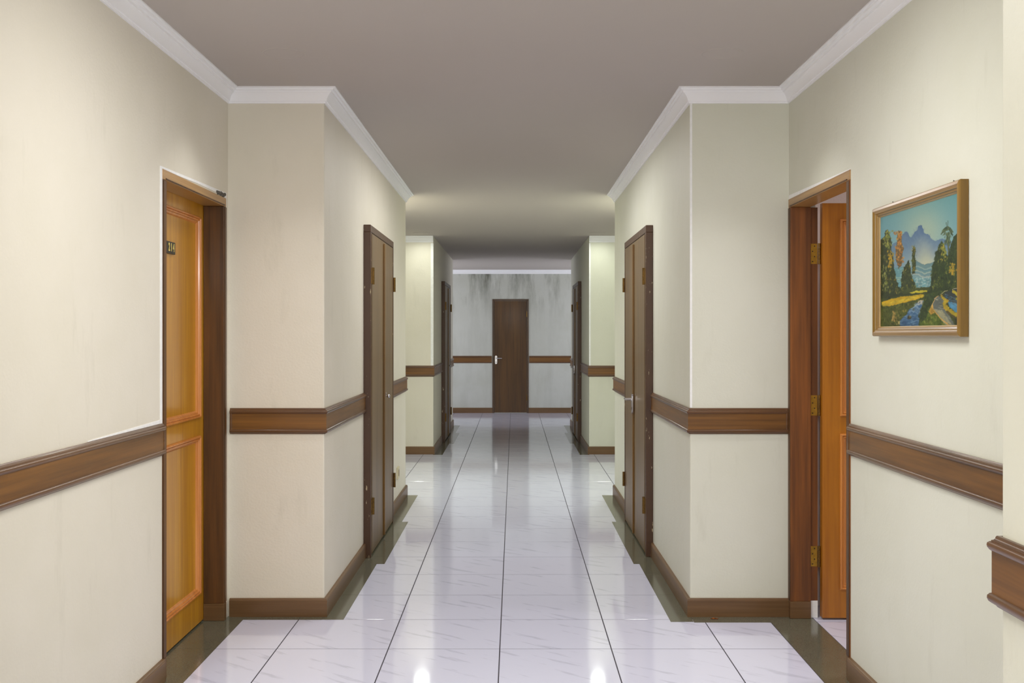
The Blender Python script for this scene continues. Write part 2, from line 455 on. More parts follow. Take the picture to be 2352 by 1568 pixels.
cornice([(-CROSS, BK), (CROSS, BK)], 1, 'bluish white cornice along the top of the stained end wall')

RZ = 0.905
BOARD = [(0, 0.012), (0.017, 0.012), (0.017, 0.110), (0, 0.110)]
TOPM = [(0, 0.100), (0.018, 0.100), (0.021, 0.1015), (0.025, 0.106), (0.026, 0.110), (0.025, 0.114), (0.021, 0.1165), (0.018, 0.117), (0.018, 0.119),
        (0.014, 0.120), (0.011, 0.123), (0.010, 0.126), (0.008, 0.128), (0, 0.128)]
BOTM = [(0, 0.0), (0.007, 0.0), (0.010, 0.003), (0.013, 0.005), (0.018, 0.006), (0.023, 0.009), (0.0255, 0.014), (0.025, 0.019), (0.021, 0.023), (0.018, 0.024), (0, 0.024)]
BOARD, TOPM, BOTM = [[(d * 0.72, z) for d, z in P_] for P_ in (BOARD, TOPM, BOTM)]
def rail(pts, side, label, z=RZ, ends=()):
    r = empty(next_trim(), (pts[0][0], pts[0][1], 0))
    tag(r, label, 'dado rail', 'structure')
    P = [(x - pts[0][0], y - pts[0][1], z) for x, y in pts]
    obj('rail_board', sweep(P, BOARD, side), 'rail_wood', r)
    obj('rail_top_moulding', sweep(P, TOPM, side), 'rail_dark', r)
    obj('rail_bottom_moulding', sweep(P, BOTM, side), 'rail_dark', r)
    for e in ends:      # upright bead closing the panel at a free end
        a, b = (P[0], P[1]) if e == 0 else (P[-1], P[-2])
        t = (Vector(b[:2]) - Vector(a[:2])).normalized()
        c = Vector(a[:2]) ; d = c + t * 0.012
        nn = Vector((t.y, -t.x)) * side * (1 if e == 0 else -1)
        q = sorted([c.x, d.x, d.x + nn.x * 0.016, c.x + nn.x * 0.016]); w = sorted([c.y, d.y, d.y + nn.y * 0.016, c.y + nn.y * 0.016])
        obj('rail_end_bead', box(q[0], q[-1], w[0], w[-1], z + 0.006, z + 0.120, 0.003), 'rail_dark', r)
    return r
SK = [(0, 0), (0.016, 0), (0.016, 0.080), (0.014, 0.083), (0.014, 0.086), (0.010, 0.090), (0, 0.091)]
def skirting(name, pts, side, label, f=lambda y: 0.001):
    o = obj(name, sweep(path3(pts, f), SK, side, smooth=30), 'base')
    return tag(o, label, 'baseboard', 'structure')

C1A, C1B = 6.806, 8.10        # first closets (along Y), left
C2A, C2B = 6.840, 8.17        # right
DC = 7.29                     # distance to the second pair
rail([(XL, B0), (XL, E0L), (XLA, E0L), (XLA, D1A - 0.002)], 1, 'brown dado rail ending at the near edge of the numbered door', 0.912, (1,))
rail([(XLA + 0.012, J1), (XL, J1), (XL, C1A)], 1, 'brown dado rail turning the corner between the numbered door and the near knob closet', ends=(0,))
rail([(XL, C1B), (XL, E1), (XLA, E1), (XLA, J2), (XL, J2), (XL, C1A + DC)], 1, 'brown dado rail running from the near knob closet to the far knob closet')
rail([(XL, C1B + DC), (XL, E2), (-CROSS, E2)], 1, 'short brown dado rail stub past the far knob closet')
rail([(XR, B0), (XR, E0), (XRA, E0), (XRA, D2A - 0.002)], -1, 'brown dado rail running under the landscape painting', 0.910, (1,))
rail([(XRA - 0.006, J1), (XR, J1), (XR, C2A)], -1, 'brown dado rail turning the corner between the open door and the near lever closet', ends=(0,))
rail([(XR, C2B), (XR, E1), (XRA, E1), (XRA, J2), (XR, J2), (XR, C2A + DC)], -1, 'brown dado rail running from the near lever closet to the far lever closet')
rail([(XR, C2B + DC), (XR, E2), (CROSS, E2)], -1, 'short brown dado rail stub past the far lever closet')
FDX0, FDX1 = -0.387, 0.257
rail([(-CROSS, BK), (FDX0 - 0.012, BK)], 1, 'dark brown dado rail on the end wall, at the handle side of the far door', 0.885)
rail([(FDX1 + 0.012, BK), (CROSS, BK)], 1, 'dark brown dado rail on the end wall, at the hinge side of the far door', 0.885)
skirting('baseboard_left', [(XL, B0), (XL, E0L), (XLA, E0L), (XLA, D1A)], 1, 'brown skirting board ending at the near edge of the numbered door')
skirting('baseboard_left', [(XLA + 0.010, J1), (XL, J1), (XL, C1A)], 1, 'brown skirting board between the numbered door and the near knob closet')
skirting('baseboard_left', [(XL, C1B), (XL, E1), (XLA, E1), (XLA, J2), (XL, J2), (XL, C1A + DC)], 1, 'brown skirting board between the near and far knob closets')
skirting('baseboard_left', [(XL, C1B + DC), (XL, E2), (-CROSS, E2)], 1, 'brown skirting stub past the far knob closet')
skirting('baseboard_right', [(XR, B0), (XR, E0), (XRA, E0), (XRA, D2A)], -1, 'brown skirting board below the landscape painting')
skirting('baseboard_right', [(XRA - 0.004, J1), (XR, J1), (XR, C2A)], -1, 'brown skirting board between the open door and the near lever closet')
skirting('baseboard_right', [(XR, C2B), (XR, E1), (XRA, E1), (XRA, J2), (XR, J2), (XR, C2A + DC)], -1, 'brown skirting board between the near and far lever closets')
skirting('baseboard_right', [(XR, C2B + DC), (XR, E2), (CROSS, E2)], -1, 'brown skirting stub past the far lever closet')
skirting('baseboard_back', [(-CROSS, BK), (FDX0, BK)], 1, 'dark skirting on the end wall at the handle side of the far door')
skirting('baseboard_back', [(FDX1, BK), (CROSS, BK)], 1, 'dark skirting on the end wall at the hinge side of the far door')

# ------------------------------------------------------------------ panelled room doors (local: x along the wall, y into the wall, z up)
def hinge(parent, x, y, z, axis_plate, h=0.10, mat='brass', plate=(0.030, 'y')):
    hg = obj('hinge', None or box(*axis_plate, z, z + h, 0.0006), mat, parent)
    bm = bmesh.new()
    for k in range(5):
        cyl(bm, (x, y, z - 0.002 + k * (h + 0.004) / 5 + 0.0006), (x, y, z - 0.002 + (k + 1) * (h + 0.004) / 5 - 0.0006), 0.0065)
    obj('hinge_pin', finish(bm, 40), 'old_brass', hg)
    return hg

def make_leaf(parent, W, H, mat='gold_wood'):
    """leaf in its own local frame: x 0..W, y 0 (front) .. 0.04, z"""
    st, z0 = 0.092, 0.010
    p = [(0.155, 0.906), (1.004, H - 0.085)]
    bm = bmesh.new()
    bx(bm, 0, st, 0, 0.04, z0, H); bx(bm, W - st, W, 0, 0.04, z0, H)
    for a, b in ((z0, p[0][0]), (p[0][1], p[1][0]), (p[1][1], H)): bx(bm, st, W - st, 0, 0.04, a, b)
    leaf = obj('door_leaf', finish(bm), mat, parent)
    MP = [(-0.006, -0.002), (-0.006, 0.008), (-0.002, 0.013), (0.003, 0.013), (0.006, 0.006), (0.009, 0.009), (0.013, 0.008), (0.015, 0.001),
          (0.019, 0.0005), (0.023, -0.002), (0.025, -0.006), (0.030, -0.009), (0.0, -0.010)]
    for a, b in p:
        obj('door_panel', box(st - 0.003, W - st + 0.003, 0.008, 0.03, a - 0.003, b + 0.003), mat, leaf)
        obj('panel_moulding', rect_sweep(st, W - st, a, b, MP, 0.0), 'moulding_wood', leaf)
    return leaf

def make_frame(root, W, H, jm='jamb_wood'):
    """jambs with a stop and a rebate, header, plinths"""
    fw, rb, sd, bd, pr = 0.042, 0.022, 0.097, 0.135, 0.004
    for s in (0, 1):
        f = (lambda x: x) if s == 0 else (lambda x: W - x)
        bm = bmesh.new()
        a, b = sorted((f(0), f(fw))); bx(bm, a, b, -pr, sd, 0.085, H - 0.042, 0.0025)
        a, b = sorted((f(0), f(rb))); bx(bm, a, b, sd, bd, 0.085, H - 0.042)
        j = obj('door_jamb', finish(bm), jm, root)
        a, b = sorted((f(0.004), f(fw - 0.004))); obj('jamb_bead', box(a, b, -pr - 0.003, -pr, 0.09, H - 0.045, 0.0018), 'jamb_wood', j)
        a, b = sorted((f(0), f(fw + 0.002))); obj('plinth', box(a, b, -pr - 0.001, sd, 0.001, 0.085, 0.002), 'base', root)
        a, b = sorted((f(0), f(rb + 0.002))); obj('bare_plinth', box(a, b, sd, bd, 0.001, 0.085), 'white', root)
    bm = bmesh.new(); bx(bm, 0, W, -pr, sd, H - 0.042, H, 0.0025); bx(bm, 0, W, sd, bd, H - 0.022, H)
    h = obj('door_header', finish(bm), 'head_wood', root)
    obj('header_bead', box(0.034, W - 0.034, -pr - 0.004, -pr, H - 0.040, H - 0.034, 0.0015), 'jamb_wood', h)

def digit_mesh(ch, size):
    cu = bpy.data.curves.new('t', 'FONT'); cu.body = ch; cu.size = size; cu.extrude = 0.0012; cu.offset = size * 0.022
    cu.align_x = 'CENTER'; cu.align_y = 'CENTER'
    o = bpy.data.objects.new('t', cu); COL.objects.link(o)
    dg = bpy.context.evaluated_depsgraph_get(); me = bpy.data.meshes.new_from_object(o.evaluated_get(dg))
    bpy.data.objects.remove(o); bpy.data.curves.remove(cu)
    me.materials.clear()
    return me

W1d = D1B - D1A
d1 = empty('door_1', (XLA, D1A, 0), PI / 2)
tag(d1, 'closed golden panelled door with black number plate in dark wooden frame', 'door', 'structure')
make_frame(d1, W1d, D1H)
lf = make_leaf(d1, W1d - 0.050, D1H - 0.026); lf.location = (0.025, 0.0975, 0)
px0 = 4.750 - D1A; px1 = 4.872 - D1A
plate = obj('number_plate', box(px0, px1, 0.0965, 0.1045, 1.755, 1.808, 0.001), 'plate_black', d1)
plate['label'] = 'black plate reading 214'
for i, ch in enumerate('214'):
    me = digit_mesh(ch, 0.050)
    me.transform(Matrix.Translation((px0 + 0.034 + i * 0.031, 0.0962, 1.7815)) @ Matrix.Rotation(PI / 2, 4, 'X') @ Matrix.Diagonal((0.78, 1.0, 1.0, 1.0)))
    obj('digit', me, 'digit', plate)
# bare plaster left around this frame
def plate_poly(pts, y0, y1):
    """polygon in the local xz plane, thickened along y"""
    bm = bmesh.new()
    a = [bm.verts.new((x, y0, z)) for x, z in pts]; b = [bm.verts.new((x, y1, z)) for x, z in pts]; n = len(pts)
    bm.faces.new(a); bm.faces.new(b[::-1])
    for i in range(n): bm.faces.new((a[i], b[i], b[(i + 1) % n], a[(i + 1) % n]))
    return finish(bm)
pe = obj('plaster_edge', plate_poly([(-0.026, 1.040), (0.0, 1.040), (0.0, D1H), (0.22, D1H + 0.001), (0.5, D1H + 0.008), (0.80, D1H + 0.009), (W1d, D1H), (W1d, 0.10), (W1d + 0.012, 0.10), (W1d + 0.012, D1H + 0.028), (0.45, D1H + 0.018), (-0.026, D1H + 0.008)], -0.0018, 0.002), 'white', d1)
pe['label'] = 'bare white plaster strip around the frame'
bm = bmesh.new(); random.seed(3)
for k in range(16):
    x = 0.80 + k * 0.010; r = random.uniform(0.006, 0.013)
    bmesh.ops.create_icosphere(bm, subdivisions=1, radius=r, matrix=Matrix.Translation((x, -0.002, D1H + 0.010 + random.uniform(-0.004, 0.008))) @ Matrix.Diagonal((1.2, 0.5, 0.8, 1)))
obj('crumbled_plaster', finish(bm), 'rubble', d1)
strip = bmesh.new()
q = [(XLA, 3.62, 1.041), (XLA, D1A - 0.02, 1.041), (XLA, D1A - 0.02, 1.056), (XLA, 4.1, 1.052), (XLA, 3.62, 1.044)]
a = [strip.verts.new(v) for v in q]; b = [strip.verts.new((v[0] + 0.0018, v[1], v[2])) for v in q]
strip.faces.new(a); strip.faces.new(b[::-1])
for i in range(5): strip.faces.new((a[i], a[(i + 1) % 5], b[(i + 1) % 5], b[i]))
obj('plaster_patch', finish(strip), 'white', wl)

W2d = D2B - D2A
d2 = empty('door_2', (XRA, D2B, 0), -PI / 2)
tag(d2, 'golden panelled door standing open into a bright room beside the painting', 'door', 'structure')
make_frame(d2, W2d, D2H, 'jamb_lit')
lf = make_leaf(d2, W2d - 0.050, D2H - 0.026, 'gold_wood_shaded')
lf.rotation_euler = (0, 0, PI / 2); lf.location = (0.062 + 0.002, 0.147, 0)
for z in (0.254, 0.998, 1.746):
    hg = hinge(d2, 0.029, 0.141, z, (0.0215, 0.0232, 0.101, 0.134))
    for zz, yy in ((0.012, 0.110), (0.036, 0.120), (0.062, 0.110), (0.088, 0.120)):
        bm = bmesh.new(); cyl(bm, (0.0232, yy, z + zz), (0.0240, yy, z + zz), 0.0032, 8)
        obj('screw', finish(bm), 'dark', hg)
obj('plaster_edge', plate_poly([(0.0, D2H), (W2d, D2H), (W2d, D2H + 0.003), (0.0, D2H + 0.020)], -0.0018, 0.002), 'white', d2)

# ------------------------------------------------------------------ far door in the end wall
fw = FDX1 - FDX0; FH = 2.02
d3 = empty('door_3', (FDX0, BK, 0), 0)
tag(d3, 'plain dark brown door at the far end of the corridor', 'door', 'structure')
for x0, x1 in ((0, 0.032), (fw - 0.032, fw)):
    obj('door_jamb', box(x0, x1, -0.012, 0.01, 0.0, FH - 0.03, 0.002), 'far_frame', d3)
obj('door_header', box(0, fw, -0.012, 0.01, FH - 0.03, FH, 0.002), 'far_frame', d3)
leaf3 = obj('door_leaf', box(0.035, fw - 0.035, -0.006, 0.01, 0.008, FH - 0.033, 0.001), 'far_wood', d3)
def lever(parent, x, y, z, dirx, plate_h=0.150, plate_w=0.040, lz=0.105):
    """plate on the face at depth y, lever pointing along dirx"""
    bm = bmesh.new()
    poly = []
    n = 10
    for k in range(n + 1): t = PI * k / n; poly.append((x + plate_w / 2 * math.cos(t), z + plate_h - plate_w / 2 + plate_w / 2 * math.sin(t)))
    for k in range(n + 1): t = PI + PI * k / n; poly.append((x + plate_w / 2 * math.cos(t), z + plate_w / 2 + plate_w / 2 * math.sin(t)))
    a = [bm.verts.new((px, y, pz)) for px, pz in poly]; b = [bm.verts.new((px, y - 0.008, pz)) for px, pz in poly]; m = len(poly)
    bm.faces.new(a); bm.faces.new(b[::-1])
    for i in range(m): bm.faces.new((a[i], a[(i + 1) % m], b[(i + 1) % m], b[i]))
    pl = obj('handle_plate', finish(bm, 30), 'steel', parent)
    bm = bmesh.new()
    cyl(bm, (x, y - 0.006, z + lz), (x, y - 0.050, z + lz), 0.010)
    cyl(bm, (x - dirx * 0.008, y - 0.045, z + lz), (x + dirx * 0.105, y - 0.045, z + lz - 0.002), 0.0085, r1=0.007)
    obj('lever', finish(bm, 40), 'steel', pl)
    bm = bmesh.new(); cyl(bm, (x, y - 0.0082, z + 0.038), (x, y - 0.0092, z + 0.038), 0.006, 10)
    bx(bm, x - 0.002, x + 0.002, y - 0.0092, y - 0.0082, z + 0.022, z + 0.036)
    obj('keyhole', finish(bm), 'dark', pl)
    return pl
lever(d3, 0.065, -0.006, 0.868, 1)
for z in (0.22, 1.70):
    bm = bmesh.new(); cyl(bm, (fw - 0.033, -0.012, z), (fw - 0.033, -0.012, z + 0.10), 0.007); obj('hinge', finish(bm, 40), 'old_brass', d3)

# ------------------------------------------------------------------ closets with two flush leaves
def closet(name, loc, rz, W, label, handle, mirror):
    """local x from the near end to the far end; mirror: local x runs towards the viewer"""
    r = empty(name, loc, rz); tag(r, label, 'closet door', 'structure')
    H, P, jf = 2.085, 0.045, 0.045
    f = (lambda x: W - x) if mirror else (lambda x: x)
    def b(x0, x1, *a): u, v = sorted((f(x0), f(x1))); return box(u, v, *a)
    obj('closet_jamb', b(0, jf, -P, 0.0, 0.0, H - jf, 0.003), 'closet_frame', r)
    obj('closet_jamb', b(W - 0.03, W, -P, 0.0, 0.0, H - jf, 0.003), 'closet_frame', r)
    obj('closet_header', b(0, W, -P, 0.0, H - jf, H, 0.003), 'closet_frame', r)
    mid = jf + (W - jf - 0.03) * 0.53
    for a, c in ((jf + 0.002, mid - 0.002), (mid + 0.002, W - 0.032)):
        obj('closet_leaf', b(a, c, -P + 0.003, -0.008, 0.012, H - jf - 0.003, 0.0015), 'closet_wood', r)
    obj('jamb_bead', b(jf - 0.004, jf + 0.010, -P - 0.004, -P + 0.004, 0.02, H - jf - 0.01, 0.002), 'closet_wood', r)
    obj('meeting_strip', b(mid - 0.020, mid + 0.022, -P - 0.009, -P + 0.004, 0.02, H - jf - 0.02, 0.003), 'closet_strip', r)
    for xx in (jf + 0.012, W - 0.018):
        for z in (0.267, 1.716):
            s = 1 if xx < W / 2 else -1
            hg = obj('hinge', b(xx - 0.028 * s, xx + 0.006 * s, -P - 0.006, -P + 0.002, z, z + 0.10), 'old_brass', r)
            bm = bmesh.new(); cyl(bm, (f(xx), -P - 0.008, z - 0.003), (f(xx), -P - 0.008, z + 0.103), 0.009); obj('hinge_pin', finish(bm, 40), 'old_brass', hg)
    if handle == 'knob':
        bm = bmesh.new(); x = f(mid + 0.045)
        cyl(bm, (x, -P, 0.972), (x, -P - 0.022, 0.972), 0.007); 
        bmesh.ops.create_uvsphere(bm, u_segments=14, v_segments=8, radius=0.013, matrix=Matrix.Translation((x, -P - 0.026, 0.972)))
        obj('knob', finish(bm, 60), 'steel', r)
        bm = bmesh.new(); cyl(bm, (f(mid + 0.11), -P + 0.003, 0.985), (f(mid + 0.11), -P - 0.003, 0.985), 0.007); obj('keyhole', finish(bm), 'steel', r)
    else:
        lever(r, f(mid - 0.020), -P - 0.008, 0.850, f(1) - f(0), plate_h=0.138, lz=0.100)
    return r
closet('door_4', (XL, C1A, 0), PI / 2, C1B - C1A, 'brown double closet doors with a small knob, nearer of the two knob closets', 'knob', False)
closet('door_5', (XR, C2B, 0), -PI / 2, C2B - C2A, 'brown double closet doors with a chrome lever handle, nearer of the two lever closets', 'lever', True)
closet('door_6', (XL, C1A + DC, 0), PI / 2, C1B - C1A, 'dark double closet doors with a knob in the far part of the corridor', 'knob', False)
closet('door_7', (XR, C2B + DC, 0), -PI / 2, C2B - C2A, 'dark double closet doors with a lever in the far part of the corridor', 'lever', True)

# ------------------------------------------------------------------ room behind the open door
RX1, RY0, RY1 = 3.7, 2.2, 5.62
rf = obj('floor_room', box(OR - 0.02, RX1, RY0, RY1 + 0.1, -0.12, -0.0012), 'grout')
tag(rf, 'white tiled floor of the bright room past the open door', 'floor', 'structure')
for i in range(5):
    for j in range(7):
        x0 = 1.4725 + 0.47 * i; y0 = 2.34 + 0.5 * j - 0.04
        lay_tile(x0, min(x0 + 0.47, RX1 - 0.01), y0, min(y0 + 0.5, RY1), rf)
tag(obj('wall_room_far', box(OR, RX1 + 0.1, RY1, RY1 + 0.1, -0.02, 2.7), 'wall_room'), 'pinkish white wall inside the room past the open door', 'wall', 'structure')
tag(obj('wall_room_side', box(RX1, RX1 + 0.1, RY0 - 0.1, RY1, -0.02, 2.7), 'wall_room'), 'pale side wall of the room past the open door', 'wall', 'structure')
tag(obj('wall_room_near', box(OR, RX1, RY0 - 0.1, RY0, -0.02, 2.7), 'wall_room'), 'pale near wall of the room past the open door', 'wall', 'structure')
tag(obj('ceiling_room', box(OR, RX1 + 0.1, RY0 - 0.1, RY1 + 0.1, 2.58, 2.612), 'cornice'), 'white ceiling of the room past the open door', 'ceiling', 'structure')

# ------------------------------------------------------------------ landscape painting
PX = XRA; PYF, PYN, PZ0, PZ1 = 4.055, 3.262, 1.392, 1.865
pic = empty('landscape_painting', (PX, PYF, 0), -PI / 2)
tag(pic, 'gilt-framed landscape painting of a mountain, palm and stream hanging above the rail', 'painting')
PW = PYF - PYN
def frame_bar(kind):
    prof = [(0, 0), (0, 0.024), (0.004, 0.029), (0.012, 0.030), (0.018, 0.026), (0.022, 0.026), (0.024, 0.021), (0.030, 0.019), (0.032, 0.012), (0.032, 0.0)]
    bm = bmesh.new()
    C = [(0, PZ0, 1, 1), (PW, PZ0, -1, 1), (PW, PZ1, -1, -1), (0, PZ1, 1, -1)]
    A, B = C[kind], C[(kind + 1) % 4]
    ra = [bm.verts.new((A[0] + A[2] * a, -b - 0.001, A[1] + A[3] * a)) for a, b in prof]
    rb = [bm.verts.new((B[0] + B[2] * a, -b - 0.001, B[1] + B[3] * a)) for a, b in prof]
    k = len(prof)
    for j in range(k): bm.faces.new((ra[j], ra[(j + 1) % k], rb[(j + 1) % k], rb[j]))
    bm.faces.new(ra); bm.faces.new(rb[::-1])
    return finish(bm, 35)
for k in range(4):
    obj('frame_bar', frame_bar(k), 'frame_h' if k in (0, 2) else 'frame_gold', pic)
obj('frame_lip', rect_sweep(0.0315, PW - 0.0315, PZ0 + 0.0315, PZ1 - 0.0315, [(0, 0.002), (0, 0.015), (0.0015, 0.015), (0.002, 0.011), (0.004, 0.010), (0.004, 0.002)], 0), 'frame_lip', pic)

def paint_canvas():
    """the picture, brushed in as polygons and dabs on a pixel raster, in the painting's own slanted outline"""
    S = 0.6; Wc, Hc = 564, 888
    yy, xx = np.mgrid[0:Hc, 0:Wc]; X = xx / S; Y = yy / S
    img = np.zeros((Hc, Wc, 3))
    c = lambda r, g, b: np.array([r, g, b]) / 255.0
    R = np.random.default_rng(5)
    def inpoly(P):
        P = np.array(P, float); m = np.zeros(X.shape, bool); n = len(P)
        for i in range(n):
            x0, y0 = P[i]; x1, y1 = P[(i + 1) % n]
            if y0 == y1: continue
            k = ((Y >= min(y0, y1)) & (Y < max(y0, y1))) & (X < (x1 - x0) * (Y - y0) / (y1 - y0) + x0)
            m ^= k
        return m
    def poly(P, col, a=1.0):
        m = inpoly(P); img[m] = img[m] * (1 - a) + col * a
    def dab(x, y, rx, ry, col, a=0.8, rot=0.0):
        r = max(rx, ry) + 2
        x0, x1 = int(max(0, (x - r) * S)), int(min(Wc, (x + r) * S + 1)); y0, y1 = int(max(0, (y - r) * S)), int(min(Hc, (y + r) * S + 1))
        if x1 <= x0 or y1 <= y0: return
        dx = X[y0:y1, x0:x1] - x; dy = Y[y0:y1, x0:x1] - y; cr, sr = math.cos(rot), math.sin(rot)
        d = ((dx * cr + dy * sr) / rx) ** 2 + ((-dx * sr + dy * cr) / ry) ** 2
        w = (np.clip(1.25 - d, 0, 1) * a)[..., None]
        img[y0:y1, x0:x1] = img[y0:y1, x0:x1] * (1 - w) + col * w
    def line(P, col, w=3, a=0.9):
        for (x0, y0), (x1, y1) in zip(P[:-1], P[1:]):
            n = int(max(abs(x1 - x0), abs(y1 - y0)) / 2) + 1
            for k in range(n + 1): dab(x0 + (x1 - x0) * k / n, y0 + (y1 - y0) * k / n, w, w, col, a)
    def foliage(P, cols, n, r=(6, 12), light=None, nl=0, lr=(5, 10), bias=1.0):
        P_ = np.array(P, float); m = inpoly(P); pts = np.argwhere(m)
        if len(pts) == 0: return
        img[m] = cols[0]
        xs0, xs1 = P_[:, 0].min(), P_[:, 0].max()
        for k in range(n):
            q = pts[R.integers(len(pts))]
            dab(q[1] / S + R.normal(0, 3), q[0] / S + R.normal(0, 3), R.uniform(*r) * 0.7, R.uniform(*r) * 1.3, cols[R.integers(len(cols))] * R.uniform(0.75, 1.1), 0.6, R.uniform(-0.5, 0.5))
        for k in range(nl // 5):
            q = pts[R.integers(len(pts))]
            if R.uniform() > ((q[1] / S - xs0) / max(1, xs1 - xs0)) ** bias + 0.15: continue
            cl = light[R.integers(len(light))]
            for h in range(9):
                f = R.uniform(0.55, 1.05)
                dab(q[1] / S + R.normal(0, 7), q[0] / S + R.normal(0, 11), R.uniform(*lr) * 0.45, R.uniform(*lr) * 0.9, cl * f, 0.5, R.uniform(-0.5, 0.5))
    # sky
    t = np.clip((Y - 170) / 560, 0, 1)[..., None]
    img[:] = c(104, 158, 158) * (1 - t) + c(128, 176, 188) * t
    glow = np.exp(-(((X - 515) / 210) ** 2 + ((Y - 540) / 250) ** 2))[..., None] * 0.7
    img[:] = img * (1 - glow) + c(190, 198, 164) * glow
    img += (R.uniform(-1, 1, img.shape[:2])[..., None]) * 0.012
    # mountains
    mt = [(120, 690), (170, 670), (235, 640), (300, 600), (325, 545), (345, 528), (365, 530), (385, 572), (402, 580), (415, 560), (432, 528), (455, 510), (465, 480),
          (482, 466), (496, 474), (505, 505), (520, 545), (545, 552), (562, 565), (580, 598), (620, 622), (660, 596), (700, 600), (850, 640), (850, 900), (120, 900)]
    m = inpoly(mt); tt = np.clip((Y - 470) / 330, 0, 1)[..., None]
    mcol = c(84, 112, 146) * (1 - tt) + c(128, 158, 172) * tt
    img[m] = mcol[m]
    for k in range(130):
        x = R.uniform(330, 640); y = R.uniform(520, 760)
        if inpoly_pt(mt, x, y): dab(x, y, R.uniform(6, 16), R.uniform(20, 50), c(96, 120, 150) if R.uniform() < .5 else c(120, 146, 166), 0.18, 0.5 if x > 482 else -0.4)
    gl = np.exp(-(((X - 500 - np.clip(Y - 600, 0, 200) * 0.16) / (60 + np.clip(Y - 560, 0, 300) * 0.30)) ** 2)) * np.clip((Y - 545) / 290, 0, 1) * (Y < 860)
    gl = (gl * 0.95)[..., None]; img[:] = img * (1 - gl) + c(204, 204, 170) * gl
    # misty hills
    for y0, col in ((815, c(96, 134, 140)), (850, c(150, 176, 166)), (868, c(100, 142, 148)), (890, c(168, 188, 172)), (905, c(108, 146, 152)), (925, c(176, 190, 178)), (940, c(120, 158, 160))):
        pts = [(400, y0 - 14), (450, y0 - 10), (520, y0 + 18), (570, y0 + 6), (640, y0 - 22), (640, 1060), (400, 1060)]
        poly(pts, col, 0.85); line(pts[:5], col * 0.85, 3, 0.4)
    poly([(225, 860), (330, 850), (330, 960), (600, 950), (600, 1050), (225, 1050)], c(104, 154, 158), 0.9)
    for k in range(150): dab(R.uniform(420, 600), R.uniform(950, 1030), R.uniform(5, 12), R.uniform(4, 9), [c(188, 204, 190), c(130, 170, 168), c(104, 146, 146)][R.integers(3)], 0.6)
    for k in range(60): dab(R.uniform(230, 330), R.uniform(865, 960), R.uniform(5, 12), R.uniform(4, 9), [c(150, 196, 190), c(110, 160, 160)][R.integers(2)], 0.5)
    for y in (953, 968, 985): line([(250, y), (320, y - 4)], c(186, 196, 160), 2.5, 0.7)
    line([(440, 1042), (600, 1040)], c(204, 212, 190), 3, 0.8)
    D = [c(54, 66, 40), c(64, 78, 44), c(48, 58, 40), c(78, 88, 50)]
    DR = [c(52, 68, 40), c(62, 80, 42), c(74, 92, 46), c(46, 58, 36)]
    LY = [c(180, 172, 70), c(150, 152, 62), c(206, 176, 60), c(130, 140, 60)]
    LG = [c(150, 158, 60), c(120, 138, 52), c(176, 176, 70)]
    # meadow base
    poly([(100, 1050), (860, 1030), (860, 1420), (100, 1420)], c(70, 80, 42))
    # left trees
    foliage([(125, 600), (150, 580), (165, 520), (185, 508), (205, 560), (225, 640), (215, 680), (235, 760), (240, 850), (260, 950), (300, 1080), (330, 1110), (120, 1150), (118, 620)], D + [c(72, 76, 50)], 420, (6, 12), LY, 170, (5, 11), 0.6)
    for k in range(45): dab(R.normal(180, 16), R.uniform(515, 690), R.uniform(5, 10), R.uniform(8, 15), [c(150, 158, 76), c(122, 138, 62), c(170, 170, 80)][R.integers(3)], 0.7)
    for k in range(40): dab(R.normal(205, 14) + 8, R.uniform(700, 860), R.uniform(5, 9), R.uniform(9, 16), [c(214, 170, 44), c(190, 156, 56), c(160, 140, 60)][R.integers(3)], 0.75)
    for k in range(36): dab(R.normal(158, 14), R.uniform(830, 1090), R.uniform(4, 8), R.uniform(9, 18), [c(176, 178, 100), c(140, 148, 74)][R.integers(2)], 0.65)
    # orange tree
    foliage([(275, 560), (285, 516), (302, 520), (312, 570), (310, 620), (328, 690), (318, 760), (312, 840), (285, 860), (262, 800), (255, 690), (268, 630)], [c(118, 96, 58), c(140, 108, 60), c(96, 84, 54)], 90, (6, 12))
    for k in range(75):
        y = R.uniform(525, 850); dab(R.normal(290 + 4 * math.sin(y / 40), 17), y, R.uniform(6, 11), R.uniform(6, 12), [c(204, 138, 62), c(186, 120, 60), c(216, 164, 80), c(150, 112, 60)][R.integers(4)], 0.75)
    # thin tree
    foliage([(410, 690), (422, 660), (436, 690), (432, 760), (438, 830), (430, 910), (410, 920), (404, 800)], D, 60, (4, 9), LY, 120, (4, 9), 0.7)
    # middle tree
    foliage([(355, 820), (372, 792), (386, 830), (400, 930), (440, 1040), (300, 1060), (318, 900)], D, 200, (6, 12), LY, 110, (5, 10), 0.8)
    # palm
    line([(728, 560), (734, 700), (738, 800)], c(96, 104, 66), 7, 0.8)
    for k in range(70):
        a = R.uniform(-PI, 0); L = R.uniform(34, 60); x, y = 726, 512
        pts = [(x + math.cos(a) * L * s, y + math.sin(a) * L * s * 1.3 + 55 * s * s) for s in (0, 0.35, 0.7, 1.0)]
        line(pts, [c(64, 84, 62), c(96, 112, 76), c(122, 134, 90)][R.integers(3)], 3.6, 0.8)
    for k in range(5): line([(726, 512), (726 + R.uniform(-14, 14), 432 + R.uniform(0, 20))], c(72, 92, 72), 2.2, 0.8)
    for k in range(90): dab(R.normal(732, 18), R.uniform(540, 660), 4, R.uniform(10, 20), [c(78, 96, 64), c(120, 132, 88), c(60, 80, 60)][R.integers(3)], 0.7, 0.1)
    # far right tree
    foliage([(760, 640), (785, 580), (805, 556), (835, 560), (860, 600), (860, 1060), (740, 1060), (735, 760)], DR, 360, (7, 14), [c(92, 108, 54), c(80, 98, 56)], 110, (7, 13), 0.3)
